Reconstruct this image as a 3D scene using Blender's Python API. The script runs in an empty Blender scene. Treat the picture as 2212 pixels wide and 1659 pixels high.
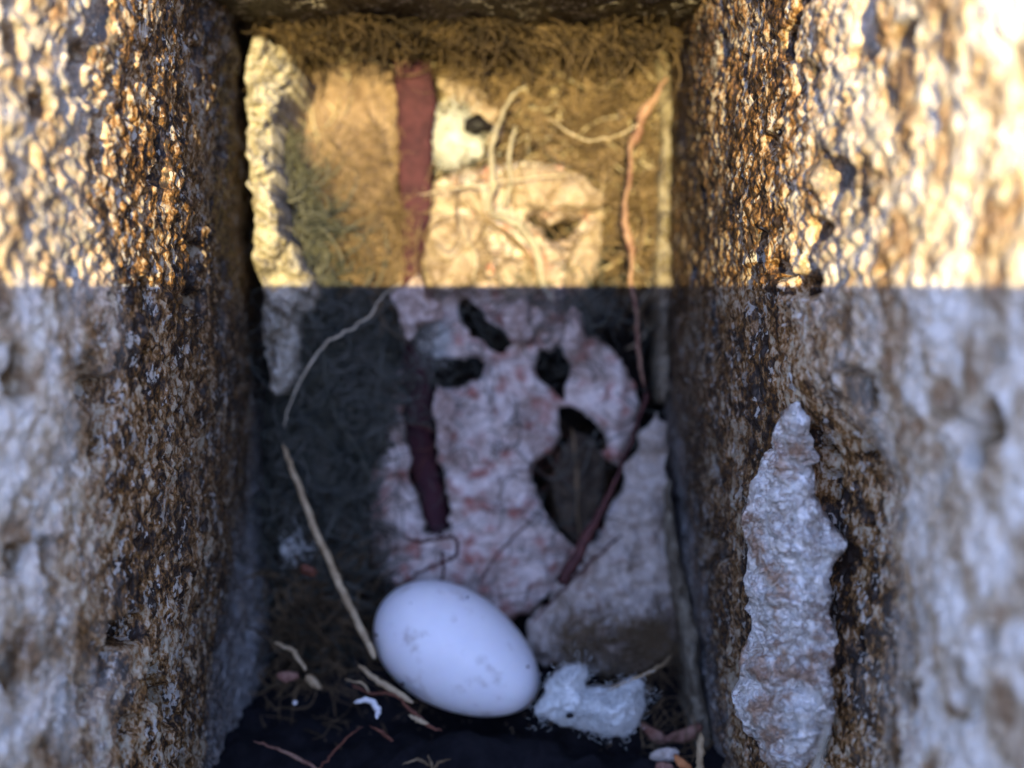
import bpy, math, random
import numpy as np
from mathutils import Vector, Matrix

# ------------------------------------------------------------------ camera, sky, sun, exposure
PITCH = math.radians(16.0)          # camera looks this far below the horizon
F = 2125.0                          # focal length in pixels of a 2212 px wide picture
CX, CY = 1106.0, 829.5
H = 0.1225                          # camera height above the ground (m)
CM = 0.01
scene = bpy.context.scene
COL = scene.collection
cp, sp = math.cos(PITCH), math.sin(PITCH)
BASIS = Matrix(((1, 0, 0), (0, cp, sp), (0, -sp, cp)))      # local (right, deep, up) -> world

def W(u, v, w):                     # u right, v up, w deep, in cm, in the crevice's own tilted frame
    return BASIS @ Vector((u*CM, w*CM, v*CM)) + Vector((0, 0, H))
def U(px, py, w):                   # a picture pixel (2212 wide) at depth w -> crevice frame (u, v, w)
    return ((px-CX)/F*w, (CY-py)/F*w, w)

cam = bpy.data.cameras.new('camera'); camo = bpy.data.objects.new('camera', cam); COL.objects.link(camo)
camo.location = (0, 0, H)
camo.rotation_euler = (math.pi/2 - PITCH, 0, 0)
cam.sensor_width = 36; cam.lens = 36*F/2212
cam.clip_start = 0.002; cam.clip_end = 500
cam.dof.use_dof = True
cam.dof.focus_distance = 0.153
cam.dof.aperture_fstop = cam.lens / 4.2     # a 4.2 mm wide lens opening
cam.dof.aperture_blades = 0
scene.camera = camo

LIFT = (829.5-617)/F                # the sun rays and the shadow edge climb by this per unit of depth
raydir = BASIS @ Vector((0.03, 1.0, LIFT)).normalized()
sun_elev = math.asin(-raydir.z)
sun_az = math.atan2(-raydir.x, -raydir.y)   # direction towards the sun, from +Y clockwise
world = bpy.data.worlds.new('World'); scene.world = world; world.use_nodes = True
nt = world.node_tree
for n in list(nt.nodes): nt.nodes.remove(n)
sky = nt.nodes.new('ShaderNodeTexSky'); sky.sky_type = 'NISHITA'; sky.sun_disc = False
sky.sun_elevation = sun_elev; sky.sun_rotation = sun_az
sky.ozone_density = 4.0; sky.dust_density = 0.2; sky.air_density = 1.0
tint = nt.nodes.new('ShaderNodeMix'); tint.data_type = 'RGBA'; tint.blend_type = 'MULTIPLY'
tint.inputs[0].default_value = 1.0; tint.inputs[7].default_value = (1.38, 0.95, 0.98, 1)
bg = nt.nodes.new('ShaderNodeBackground'); bg.inputs['Strength'].default_value = 0.15
wo = nt.nodes.new('ShaderNodeOutputWorld')
nt.links.new(sky.outputs[0], tint.inputs[6]); nt.links.new(tint.outputs[2], bg.inputs[0]); nt.links.new(bg.outputs[0], wo.inputs[0])

sl = bpy.data.lights.new('sun', 'SUN'); so = bpy.data.objects.new('sun', sl); COL.objects.link(so)
sl.energy = 2.0; sl.angle = math.radians(0.06); sl.color = (0.90, 0.71, 0.29)
so.rotation_euler = raydir.to_track_quat('-Z', 'Y').to_euler()
so.location = (0, -2, 2)
scene.view_settings.view_transform = 'Standard'; scene.view_settings.look = 'None'
scene.view_settings.gamma = 1; scene.view_settings.exposure = 2.65
scene.cycles.use_denoising = True
scene.cycles.max_bounces = 6; scene.cycles.diffuse_bounces = 2

# ------------------------------------------------------------------ noise
def _hash(ix, iy, iz, s=0):
    h = (ix.astype(np.int64)*73856093) ^ (iy.astype(np.int64)*19349663) ^ (iz.astype(np.int64)*83492791) ^ (s*2654435761)
    h = (h ^ (h >> 13)) * 1274126177 & 0xffffffff
    h = (h ^ (h >> 15)) * 2246822519 & 0xffffffff
    h = h ^ (h >> 13)
    return (h & 0xffffff) / float(0xffffff)
def vnoise(p, seed=0):
    i = np.floor(p); f = p - i; f = f*f*(3-2*f); i = i.astype(np.int64)
    r = 0
    for dx in (0, 1):
        for dy in (0, 1):
            for dz in (0, 1):
                wgt = (f[:, 0] if dx else 1-f[:, 0])*(f[:, 1] if dy else 1-f[:, 1])*(f[:, 2] if dz else 1-f[:, 2])
                r = r + wgt*_hash(i[:, 0]+dx, i[:, 1]+dy, i[:, 2]+dz, seed)
    return r*2-1
def fbm(p, octv=4, seed=0, gain=0.5):
    a, r, q = 1.0, 0, p.copy()
    for k in range(octv):
        r = r + a*vnoise(q, seed+k*17); q = q*2.03+3.1; a *= gain
    return r
def worley(p, seed=0):
    i = np.floor(p).astype(np.int64); f1 = np.full(len(p), 9.0); f2 = f1.copy()
    for dx in (-1, 0, 1):
        for dy in (-1, 0, 1):
            for dz in (-1, 0, 1):
                c = i + np.array([dx, dy, dz])
                q = np.stack([_hash(c[:, 0], c[:, 1], c[:, 2], seed+k) for k in (1, 2, 3)], 1) + c
                d = np.sqrt(((q-p)**2).sum(1))
                f2 = np.minimum(f2, np.maximum(f1, d)); f1 = np.minimum(f1, d)
    return f1, f2

# ------------------------------------------------------------------ object helpers
def tag(o, label, cat, group=None, kind=None):
    o['label'] = label; o['category'] = cat
    if group: o['group'] = group
    if kind: o['kind'] = kind
    return o
def empty(name, uvw):
    o = bpy.data.objects.new(name, None); COL.objects.link(o); o.empty_display_size = 0.01
    o.matrix_world = Matrix.Translation(W(*uvw)) @ BASIS.to_4x4()
    o['_origin'] = list(uvw)
    return o
def mesh_obj(name, verts, faces, mat, parent=None, smooth=True, origin=None):
    """verts (n,3) in the crevice frame (u,v,w) cm; the mesh gets its own origin and the crevice's tilt"""
    v = np.asarray(verts, float)
    if parent is not None: origin = np.array(parent['_origin'])
    elif origin is None:
        origin = v.mean(0); origin[1] = v[:, 1].min()
    loc = (v - origin)*CM; loc = loc[:, [0, 2, 1]]
    me = bpy.data.meshes.new(name)
    faces = np.asarray(faces)
    n = len(loc); k = faces.shape[1]; m = len(faces)
    me.vertices.add(n); me.vertices.foreach_set('co', loc.astype(np.float32).ravel())
    me.loops.add(m*k); me.loops.foreach_set('vertex_index', faces.astype(np.int32).ravel())
    me.polygons.add(m); me.polygons.foreach_set('loop_start', np.arange(0, m*k, k, dtype=np.int32))
    me.polygons.foreach_set('use_smooth', np.full(m, smooth))
    me.update(calc_edges=True); me.validate()
    me.materials.append(mat)
    o = bpy.data.objects.new(name, me); COL.objects.link(o)
    if parent is not None:
        o.parent = parent
        o['_origin'] = list(parent['_origin'])
    else:
        o.matrix_world = Matrix.Translation(W(*origin)) @ BASIS.to_4x4()
        o['_origin'] = [float(x) for x in origin]
    return o

# ------------------------------------------------------------------ materials
class NT:
    def __init__(s, name, rough=0.8, spec=0.3):
        s.m = bpy.data.materials.new(name); s.m.use_nodes = True; s.t = s.m.node_tree
        s.b = s.t.nodes['Principled BSDF']; s.b.inputs['Roughness'].default_value = rough
        s.b.inputs['Specular IOR Level'].default_value = spec
        s.tc = s.t.nodes.new('ShaderNodeTexCoord').outputs['Object']
    def L(s, a, b): s.t.links.new(a, b)
    def noise(s, scale, detail=4, rough=0.55, vec=None, out='Fac', dist=0):
        n = s.t.nodes.new('ShaderNodeTexNoise'); n.inputs['Scale'].default_value = scale
        n.inputs['Detail'].default_value = detail; n.inputs['Roughness'].default_value = rough
        n.inputs['Distortion'].default_value = dist
        s.L(vec or s.tc, n.inputs['Vector']); return n.outputs[out]
    def vor(s, scale, feature='F1', out='Distance', vec=None, rnd=1):
        n = s.t.nodes.new('ShaderNodeTexVoronoi'); n.inputs['Scale'].default_value = scale; n.feature = feature
        n.inputs['Randomness'].default_value = rnd
        s.L(vec or s.tc, n.inputs['Vector']); return n.outputs[out]
    def ramp(s, fac, stops):
        n = s.t.nodes.new('ShaderNodeValToRGB'); e = n.color_ramp.elements
        while len(e) < len(stops): e.new(0.5)
        for i, (p, c) in enumerate(stops):
            e[i].position = p; e[i].color = tuple(c)+(1,) if hasattr(c, '__len__') else (c, c, c, 1)
        s.L(fac, n.inputs[0]); return n.outputs[0]
    def mix(s, fac, a, b, mode='MIX'):
        n = s.t.nodes.new('ShaderNodeMix'); n.data_type = 'RGBA'; n.blend_type = mode
        for v, i in ((fac, 0), (a, 6), (b, 7)):
            if hasattr(v, 'is_linked'): s.L(v, n.inputs[i])
            else: n.inputs[i].default_value = v if i == 0 else tuple(v)+(1,)
        return n.outputs[2]
    def math(s, op, a, b=0.0):
        n = s.t.nodes.new('ShaderNodeMath'); n.operation = op
        for i, v in enumerate((a, b)):
            if hasattr(v, 'is_linked'): s.L(v, n.inputs[i])
            else: n.inputs[i].default_value = v
        return n.outputs[0]
    def sep(s):
        n = s.t.nodes.new('ShaderNodeSeparateXYZ'); s.L(s.tc, n.inputs[0]); return n.outputs
    def bump(s, h, dist=0.0003, strength=1.0, prev=None):
        n = s.t.nodes.new('ShaderNodeBump'); n.inputs['Distance'].default_value = dist
        n.inputs['Strength'].default_value = strength; s.L(h, n.inputs['Height'])
        if prev: s.L(prev, n.inputs['Normal'])
        return n.outputs[0]
    def done(s, color, normal=None, rough=None):
        s.L(color, s.b.inputs['Base Color']) if hasattr(color, 'is_linked') else setattr(s.b.inputs['Base Color'], 'default_value', tuple(color)+(1,))
        if normal: s.L(normal, s.b.inputs['Normal'])
        if rough: s.L(rough, s.b.inputs['Roughness'])
        return s.m

def stone_mat(name, cream, rust, dark, greyzone=True, rustiness=0.5):
    n = NT(name, 0.68, 0.42)
    mp = n.t.nodes.new('ShaderNodeVectorMath'); mp.operation = 'MULTIPLY'; n.L(n.tc, mp.inputs[0]); mp.inputs[1].default_value = (1, 1, 0.55)
    raw = n.tc; n.tc = mp.outputs[0]
    wob = n.t.nodes.new('ShaderNodeVectorMath'); wob.operation = 'MULTIPLY_ADD'
    n.L(n.noise(700, 2, out='Color'), wob.inputs[0]); wob.inputs[1].default_value = (0.0026,)*3; n.L(n.tc, wob.inputs[2])
    cell = n.vor(620, out='Color', vec=wob.outputs[0])
    sepc = n.t.nodes.new('ShaderNodeSeparateColor'); n.L(cell, sepc.inputs[0])
    big = n.noise(75, 6, 0.68)
    mid = n.noise(480, 4, 0.6)
    fine = n.noise(1900, 3, 0.6)
    f = n.math('ADD', n.math('MULTIPLY', big, 0.85), n.math('MULTIPLY', sepc.outputs[0], 0.20))
    f = n.math('ADD', f, n.math('MULTIPLY', mid, 0.85))
    f = n.math('ADD', f, n.math('MULTIPLY', fine, 0.75))       # about 0.55..1.45
    f = n.math('ADD', n.math('SUBTRACT', f, 1.335), rustiness)
    c = n.ramp(f, [(0.24, cream), (0.35, [0.6*a+0.4*b for a, b in zip(cream, rust)]), (0.44, rust), (0.50, [0.5*a+0.2*b for a, b in zip(rust, dark)]), (0.60, dark)])
    quartz = n.math('MULTIPLY', n.ramp(sepc.outputs[1], [(0.72, 0.0), (0.80, 1.0)]), n.ramp(n.noise(1300, 3, 0.6), [(0.50, 0.0), (0.57, 1.0)]))
    c = n.mix(n.math('MULTIPLY', quartz, 0.8), c, (0.78, 0.72, 0.62))
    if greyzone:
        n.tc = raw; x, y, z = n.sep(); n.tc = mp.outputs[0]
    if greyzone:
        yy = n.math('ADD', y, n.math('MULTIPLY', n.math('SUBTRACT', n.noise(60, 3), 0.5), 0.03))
        deepm = n.ramp(n.math('ADD', yy, 0.038), [(0.0, 0.0), (0.03, 0.4), (0.065, 0.85)]); c = n.mix(deepm, c, (0.024, 0.016, 0.009))  # darker deep end: occlusion shade and dirt put into the colour
        outm = n.ramp(n.math('MULTIPLY', yy, -1.0), [(0.020, 0.0), (0.048, 0.85)]); pale = n.ramp(n.noise(190, 3, 0.55), [(0.38, (0.27, 0.17, 0.09)), (0.46, (0.52, 0.42, 0.29)), (0.57, (0.86, 0.80, 0.70))]); c = n.mix(outm, c, pale)  # paler mouth: stronger light there and bleaching put into the colour
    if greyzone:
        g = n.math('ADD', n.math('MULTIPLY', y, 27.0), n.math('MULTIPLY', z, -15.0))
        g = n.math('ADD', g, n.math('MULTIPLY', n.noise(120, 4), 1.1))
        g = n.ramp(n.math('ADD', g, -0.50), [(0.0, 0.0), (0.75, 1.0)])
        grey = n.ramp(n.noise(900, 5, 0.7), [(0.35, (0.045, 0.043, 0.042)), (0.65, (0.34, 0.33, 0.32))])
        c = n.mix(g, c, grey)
    h = n.math('ADD', n.math('MULTIPLY', n.vor(900, vec=wob.outputs[0]), -1.0), n.math('MULTIPLY', n.noise(2600, 4, 0.65), 0.7))
    nb = n.bump(h, 0.00030, 0.75)
    r = n.ramp(fine, [(0.4, 0.28), (0.6, 0.75)])
    return n.done(c, nb, r)

M = {}
CREAM = (0.70, 0.58, 0.40); RUST = (0.34, 0.155, 0.035); DARK = (0.022, 0.010, 0.005)
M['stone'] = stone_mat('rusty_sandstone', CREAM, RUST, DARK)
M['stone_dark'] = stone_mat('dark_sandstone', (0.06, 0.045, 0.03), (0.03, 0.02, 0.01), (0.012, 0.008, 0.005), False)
def mottled(name, a, b, scale, lo=0.4, hi=0.6, rough=0.85, bumpd=0.0002, detail=5, spots=None, translucent=0):
    n = NT(name, rough, 0.2)
    c = n.ramp(n.noise(scale, detail, 0.62, dist=0.4), [(lo, a), (hi, b)])
    c = n.mix(0.35, c, n.ramp(n.noise(scale*6, 4, 0.7), [(0.3, [x*0.55 for x in a]), (0.7, [min(1, x*1.25) for x in b])]))
    if spots:
        col, sc, l, h = spots
        c = n.mix(n.ramp(n.noise(sc, 3, 0.5), [(l, 0.0), (h, 1.0)]), c, col)
    nb = n.bump(n.noise(scale*5, 5, 0.7), bumpd, 0.7)
    return n.done(c, nb)
# crackled broken stone
n = NT('broken_stone', 0.7, 0.3)
wob = n.t.nodes.new('ShaderNodeVectorMath'); wob.operation = 'MULTIPLY_ADD'
n.L(n.noise(450, 3, out='Color'), wob.inputs[0]); wob.inputs[1].default_value = (0.0045,)*3; n.L(n.tc, wob.inputs[2])
e = n.vor(480, 'DISTANCE_TO_EDGE', vec=wob.outputs[0])
crk = n.ramp(e, [(0.0, 1.0), (0.09, 0.0)])
c = n.ramp(n.noise(260, 6, 0.65), [(0.36, (0.46, 0.40, 0.33)), (0.5, (0.72, 0.69, 0.63)), (0.66, (0.86, 0.84, 0.80))])
c = n.mix(n.ramp(n.noise(110, 4, 0.7), [(0.52, 0.0), (0.62, 0.75)]), c, (0.34, 0.17, 0.07))
c = n.mix(n.math('MULTIPLY', n.math('MULTIPLY', crk, n.ramp(n.noise(150, 3), [(0.42, 0.1), (0.58, 1.0)])), 0.8), c, (0.22, 0.11, 0.06))
hb = n.math('ADD', n.ramp(e, [(0.0, 0.0), (0.2, 1.0)]), n.math('MULTIPLY', n.noise(1500, 5, 0.7), 0.5))
M['broken'] = n.done(c, n.bump(hb, 0.0005, 0.8))
M['mortar'] = mottled('crumbly_mortar', (0.15, 0.12, 0.075), (0.54, 0.50, 0.42), 230, 0.38, 0.62, bumpd=0.0006)
M['rim'] = mottled('dull_rim', (0.07, 0.05, 0.03), (0.30, 0.26, 0.19), 260, 0.4, 0.6, bumpd=0.0006)
M['bark_paper'] = mottled('blotched_bark_paper', (0.34, 0.245, 0.20), (0.76, 0.68, 0.63), 110, 0.40, 0.60, bumpd=0.0003,
                          spots=((0.36, 0.15, 0.12), 240, 0.50, 0.68))
M['tan_paper'] = mottled('tan_bark', (0.15, 0.095, 0.062), (0.32, 0.235, 0.17), 150, 0.35, 0.62, bumpd=0.0004)
M['flap'] = mottled('brownish_torn_flap', (0.22, 0.14, 0.11), (0.58, 0.48, 0.43), 230, 0.40, 0.58, bumpd=0.0004)
M['slab'] = mottled('pale_tan_slab', (0.19, 0.13, 0.09), (0.42, 0.34, 0.26), 170, 0.36, 0.62, bumpd=0.0004)
M['pale_paper'] = mottled('pale_bark', (0.28, 0.22, 0.17), (0.60, 0.54, 0.48), 200, 0.38, 0.60, bumpd=0.0004, spots=((0.25, 0.17, 0.13), 200, 0.55, 0.7))
M['ribbon'] = mottled('maroon_ribbon', (0.034, 0.013, 0.019), (0.075, 0.026, 0.034), 400, bumpd=0.00012)
M['void_dirt'] = mottled('dark_void_dirt', (0.005, 0.0045, 0.004), (0.022, 0.019, 0.017), 220, bumpd=0.0008)
M['soil'] = mottled('black_soil', (0.004, 0.004, 0.006), (0.012, 0.011, 0.014), 300, bumpd=0.0006, rough=0.95)
M['brown_fibre'] = mottled('brown_root_fibre', (0.06, 0.038, 0.018), (0.25, 0.175, 0.10), 160)
M['olive_fibre'] = mottled('olive_moss_fibre', (0.018, 0.024, 0.019), (0.12, 0.12, 0.09), 170)
M['moss_pale'] = mottled('grey_green_moss', (0.018, 0.024, 0.022), (0.13, 0.13, 0.11), 150)
M['blackish_fibre'] = mottled('blackish_root_fibre', (0.012, 0.009, 0.006), (0.06, 0.04, 0.022), 160)
M['dark_brown_fibre'] = mottled('dark_brown_root_fibre', (0.03, 0.02, 0.01), (0.16, 0.11, 0.06), 160)
M['pale_fibre'] = mottled('pale_dry_fibre', (0.38, 0.31, 0.2), (0.62, 0.54, 0.4), 170)
M['felt_brown'] = mottled('brown_felt', (0.016, 0.012, 0.008), (0.10, 0.075, 0.045), 150, 0.35, 0.65, bumpd=0.0012)
M['felt_olive'] = mottled('olive_felt', (0.008, 0.012, 0.012), (0.07, 0.07, 0.055), 130, 0.35, 0.65, bumpd=0.0012)
M['down'] = mottled('white_down', (0.52, 0.54, 0.52), (0.78, 0.80, 0.77), 200, bumpd=0.0003)
M['straw'] = mottled('dry_straw', (0.27, 0.18, 0.09), (0.52, 0.40, 0.24), 260, rough=0.5)
M['red_stem'] = mottled('red_brown_stem', (0.05, 0.016, 0.010), (0.20, 0.075, 0.045), 200, rough=0.6)
M['dark_stem'] = mottled('dark_stem', (0.035, 0.012, 0.012), (0.10, 0.035, 0.03), 200, rough=0.6)
M['orange_stem'] = mottled('orange_brown_stem', (0.12, 0.045, 0.035), (0.34, 0.21, 0.14), 150, rough=0.6)
M['pale_stem'] = mottled('pale_grey_stem', (0.20, 0.17, 0.12), (0.40, 0.36, 0.28), 200, rough=0.6)
M['leaf'] = mottled('dry_skeleton_leaf', (0.012, 0.010, 0.008), (0.08, 0.06, 0.04), 300)
M['chip'] = mottled('reddish_bark_chip', (0.14, 0.05, 0.035), (0.34, 0.20, 0.15), 220)
M['chip_orange'] = mottled('orange_bark_chip', (0.5, 0.16, 0.05), (0.6, 0.28, 0.12), 220)
M['shell'] = mottled('shell_white', (0.6, 0.58, 0.56), (0.85, 0.84, 0.82), 300)
M['seed'] = mottled('black_seed', (0.004, 0.004, 0.004), (0.015, 0.012, 0.014), 400, rough=0.4)
# egg
n = NT('egg_shell', 0.42, 0.4)
c = n.ramp(n.noise(90, 5, 0.6), [(0.3, (0.80, 0.79, 0.82)), (0.7, (0.90, 0.89, 0.90))])
c = n.mix(n.ramp(n.noise(210, 3, 0.6), [(0.57, 0.0), (0.72, 0.6)]), c, (0.42, 0.36, 0.34))
n.b.inputs['Subsurface Weight'].default_value = 0.25
n.b.inputs['Subsurface Radius'].default_value = (0.004, 0.003, 0.002); n.b.inputs['Subsurface Scale'].default_value = 0.4
M['egg'] = n.done(c, n.bump(n.noise(1800, 4), 0.00008, 0.5))

# ------------------------------------------------------------------ outlines and patches
def chaikin(P, k=2):
    P = np.array(P, float)
    for _ in range(k):
        Q = np.roll(P, -1, 0); P = np.stack([0.75*P+0.25*Q, 0.25*P+0.75*Q], 1).reshape(-1, 2)
    return P
def jitter_outline(P, amp, seed):
    out = []
    for a, b in zip(P, np.roll(P, -1, 0)):
        m = max(1, int(np.hypot(*(b-a))/7))
        for k in range(m): out.append(a+(b-a)*k/m)
    P = np.array(out)
    q = np.stack([P[:, 0]/22, P[:, 1]/22, np.full(len(P), seed*1.7)], 1)
    return P + amp*np.stack([fbm(q, 3, seed), fbm(q+9, 3, seed+5)], 1)
def inside(x, y, P):
    r = np.zeros(len(x), bool)
    for (x1, y1), (x2, y2) in zip(P, np.roll(P, -1, 0)):
        c = ((y1 > y) != (y2 > y)) & (x < (x2-x1)*(y-y1)/((y2-y1) if y2 != y1 else 1e-9)+x1); r ^= c
    return r
def nearest(x, y, P):
    best = np.full(len(x), 1e9); bx = x.copy(); by = y.copy()
    for (x1, y1), (x2, y2) in zip(P, np.roll(P, -1, 0)):
        dx, dy = x2-x1, y2-y1; L = dx*dx+dy*dy+1e-9
        t = np.clip(((x-x1)*dx+(y-y1)*dy)/L, 0, 1); qx, qy = x1+t*dx, y1+t*dy
        d = np.hypot(x-qx, y-qy); k = d < best
        best[k] = d[k]; bx[k] = qx[k]; by[k] = qy[k]
    return best, bx, by
_pseed = [0]
def patch(name, outline, depth, mat, dome=0.0, fall=60.0, thick=0.06, step=5.0, noise=((30, 0.05),), holes=(), jit=4,
          parent=None, back=None, curl=0.0, smoothn=2, extra=None, backshift=0.0):
    """A piece with the outline given in picture pixels, standing at its own depth(cm), with real thickness and relief."""
    _pseed[0] += 1; sd = _pseed[0]*13
    polys = [jitter_outline(chaikin(outline, smoothn), jit, sd)] + [jitter_outline(chaikin(h, 2), jit*1.1, sd+3) for h in holes]
    P0 = polys[0]
    xs = np.arange(P0[:, 0].min()-step, P0[:, 0].max()+2*step, step); ys = np.arange(P0[:, 1].min()-step, P0[:, 1].max()+2*step, step)
    X, Y = np.meshgrid(xs, ys); x, y = X.ravel(), Y.ravel()
    ins = inside(x, y, P0)
    for h in polys[1:]: ins &= ~inside(x, y, h)
    d = np.full(len(x), 1e9); bx, by = x.copy(), y.copy()
    for P in polys:
        dd, qx, qy = nearest(x, y, P); k = dd < d; d[k] = dd[k]; bx[k] = qx[k]; by[k] = qy[k]
    keep = ins | (d < step*0.5)
    snap = d < step*0.5
    x = np.where(snap, bx, x); y = np.where(snap, by, y); d = np.where(snap | ~ins, 0, d)
    w = depth(x, y) if callable(depth) else np.full(len(x), float(depth))
    w = w - dome*(1-np.exp(-d/fall)) - curl*np.exp(-d/14.0)
    q = np.stack([x, y, np.full(len(x), sd*0.37)], 1)
    for sc, am in noise:
        w = w + am*fbm(q/np.array([sc, sc, 1.0]), 3, sd)*np.clip(d/10, 0.25, 1)
    if extra is not None: w = w + extra(x, y, d)
    nr, nc = X.shape
    kk = keep.reshape(nr, nc)
    cell = kk[:-1, :-1] & kk[1:, :-1] & kk[:-1, 1:] & kk[1:, 1:]
    idx = np.arange(nr*nc).reshape(nr, nc)
    f = np.stack([idx[:-1, :-1][cell], idx[:-1, 1:][cell], idx[1:, 1:][cell], idx[1:, :-1][cell]], 1)
    used = np.unique(f); remap = -np.ones(nr*nc, int); remap[used] = np.arange(len(used)); f = remap[f]
    x, y, w = x[used], y[used], w[used]
    front = np.stack([(x-CX)/F*w, (CY-y)/F*w, w], 1)
    if back is None: bw = w + thick
    else: bw = np.full(len(w), float(back))
    rear = np.stack([(x-CX)/F*w+backshift, (CY-y)/F*w, np.maximum(bw, w+0.01)], 1)
    nv = len(front)
    ed = {}
    for q4 in f:
        for a, b in zip(q4, np.roll(q4, -1)): ed[(a, b)] = 1
    side = [(b, a, a+nv, b+nv) for (a, b) in ed if (b, a) not in ed]
    faces = np.concatenate([f, f[:, ::-1]+nv, np.array(side)]) if side else f
    return mesh_obj(name, np.concatenate([front, rear]), faces, mat, parent)

# ------------------------------------------------------------------ tubes and fibres
def catmull(P, per=6):
    P = np.array(P, float); out = []
    Q = np.vstack([2*P[0]-P[1], P, 2*P[-1]-P[-2]])
    for i in range(1, len(Q)-2):
        for t in np.linspace(0, 1, per, endpoint=False):
            a, b, c, d = Q[i-1], Q[i], Q[i+1], Q[i+2]
            out.append(0.5*((2*b)+(c-a)*t+(2*a-5*b+4*c-d)*t*t+(-a+3*b-3*c+d)*t**3))
    out.append(P[-1]); return np.array(out)
def tube_mesh(path, rad, sides=8, rough=0.08, seed=1, flat=1.0):
    n = len(path); rad = np.interp(np.linspace(0, 1, n), np.linspace(0, 1, len(rad)), rad)
    T = np.gradient(path, axis=0); T /= np.linalg.norm(T, axis=1)[:, None]+1e-9
    up = np.array([0.1, 0.2, 1.0]); A = np.cross(T, up); A /= np.linalg.norm(A, axis=1)[:, None]+1e-9; B = np.cross(T, A)
    rng = np.random.RandomState(seed); V = []
    for i in range(n):
        for k in range(sides):
            a = 2*math.pi*k/sides; r = rad[i]*(1+rough*rng.randn())
            V.append(path[i]+A[i]*math.cos(a)*r+B[i]*math.sin(a)*r*flat)
    Fc = [[i*sides+k, i*sides+(k+1) % sides, (i+1)*sides+(k+1) % sides, (i+1)*sides+k] for i in range(n-1) for k in range(sides)]
    V.append(path[0]); V.append(path[-1]); m = n*sides
    for k in range(0, sides, 1):
        Fc.append([m, (k+1) % sides, k, k]); Fc.append([m+1, (n-1)*sides+k, (n-1)*sides+(k+1) % sides, (n-1)*sides+(k+1) % sides])
    V = np.array(V); quads = [q for q in Fc if len(set(q)) == 4]
    # end caps drawn in as tiny cones: collapse end rings a little instead of separate triangles
    V[:sides] = path[0]+(V[:sides]-path[0])*0.35; V[(n-1)*sides:n*sides] = path[-1]+(V[(n-1)*sides:n*sides]-path[-1])*0.35
    return V[:m], np.array(quads)
_ts = [100]
def stem(name, pts, rad, mat, label=None, cat=None, parent=None, group=None, sides=8, flat=1.0, per=6):
    _ts[0] += 1
    P = catmull([U(*p) for p in pts], per)
    P = P + 0.012*np.random.RandomState(_ts[0]).randn(*P.shape)
    V, Fc = tube_mesh(P, rad, sides, 0.1, _ts[0], flat)
    o = mesh_obj(name, V, Fc, mat, parent)
    if label: tag(o, label, cat, group)
    return o
def join(parts):
    V, Fc, k = [], [], 0
    for v, f in parts: V.append(v); Fc.append(f+k); k += len(v)
    return np.concatenate(V), np.concatenate(Fc)
def fibres(name, region, depth, count, mat, length=(0.5, 1.8), rad=0.011, bias=0.0, spread=1.0, lift=(0.02, 0.35), curl=0.7,
           parent=None, seed=1, dens=None, depthfn=None):
    """countless thin curly fibres lying over a region of the nest wall (picture pixels)"""
    rng = np.random.RandomState(seed); P = np.array(region, float); K = 8
    xs, ys = [], []
    while len(xs) < count:
        x = rng.uniform(P[:, 0].min(), P[:, 0].max(), 4000); y = rng.uniform(P[:, 1].min(), P[:, 1].max(), 4000)
        k = inside(x, y, P)
        if dens is not None: k &= rng.rand(4000) < dens(x, y)
        k &= rng.rand(4000) < np.clip(0.45+1.1*fbm(np.stack([x/55, y/55, x*0+seed], 1), 2, seed), 0.04, 1)
        xs += list(x[k]); ys += list(y[k])
    x = np.array(xs[:count])+rng.randn(count)*14; y = np.array(ys[:count])+rng.randn(count)*14
    w0 = (depthfn(x, y) if depthfn else depth) - rng.uniform(*lift, count)
    ang = bias + rng.randn(count)*spread; L = rng.uniform(*length, count)/K
    C = np.stack([(x-CX)/F*w0, (CY-y)/F*w0, w0], 1); pts = [C]; kap = rng.randn(count)*curl
    for i in range(K):
        ang = ang + kap*0.35 + rng.randn(count)*curl*0.25
        st = np.stack([np.cos(ang), np.sin(ang), rng.randn(count)*0.28], 1)*L[:, None]
        C = C + st; pts.append(C)
    P3 = np.stack(pts, 1)          # (n, K+1, 3)
    T = np.gradient(P3, axis=1); T /= np.linalg.norm(T, axis=2)[..., None]+1e-9
    A = np.cross(T, np.array([0.1, 0.15, 1.0])); A /= np.linalg.norm(A, axis=2)[..., None]+1e-9; B = np.cross(T, A)
    R = (rad*rng.uniform(0.5, 1.5, count))[:, None]*np.interp(np.arange(K+1)/K, [0, 0.1, 0.8, 1], [0.4, 1, 0.9, 0.2])[None]
    ring = [P3 + R[..., None]*(A*math.cos(a)+B*math.sin(a)) for a in (0.3, 2.4, 4.5)]
    V = np.stack(ring, 2).reshape(-1, 3)
    base = (np.arange(count)*(K+1)*3)[:, None, None]; i = (np.arange(K)*3)[None, :, None]; k = np.arange(3)[None, None, :]; k2 = (k+1) % 3
    f = np.stack([base+i+k, base+i+k2, base+i+3+k2, base+i+3+k], -1).reshape(-1, 4)
    return mesh_obj(name, V, f, mat, parent)

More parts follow.
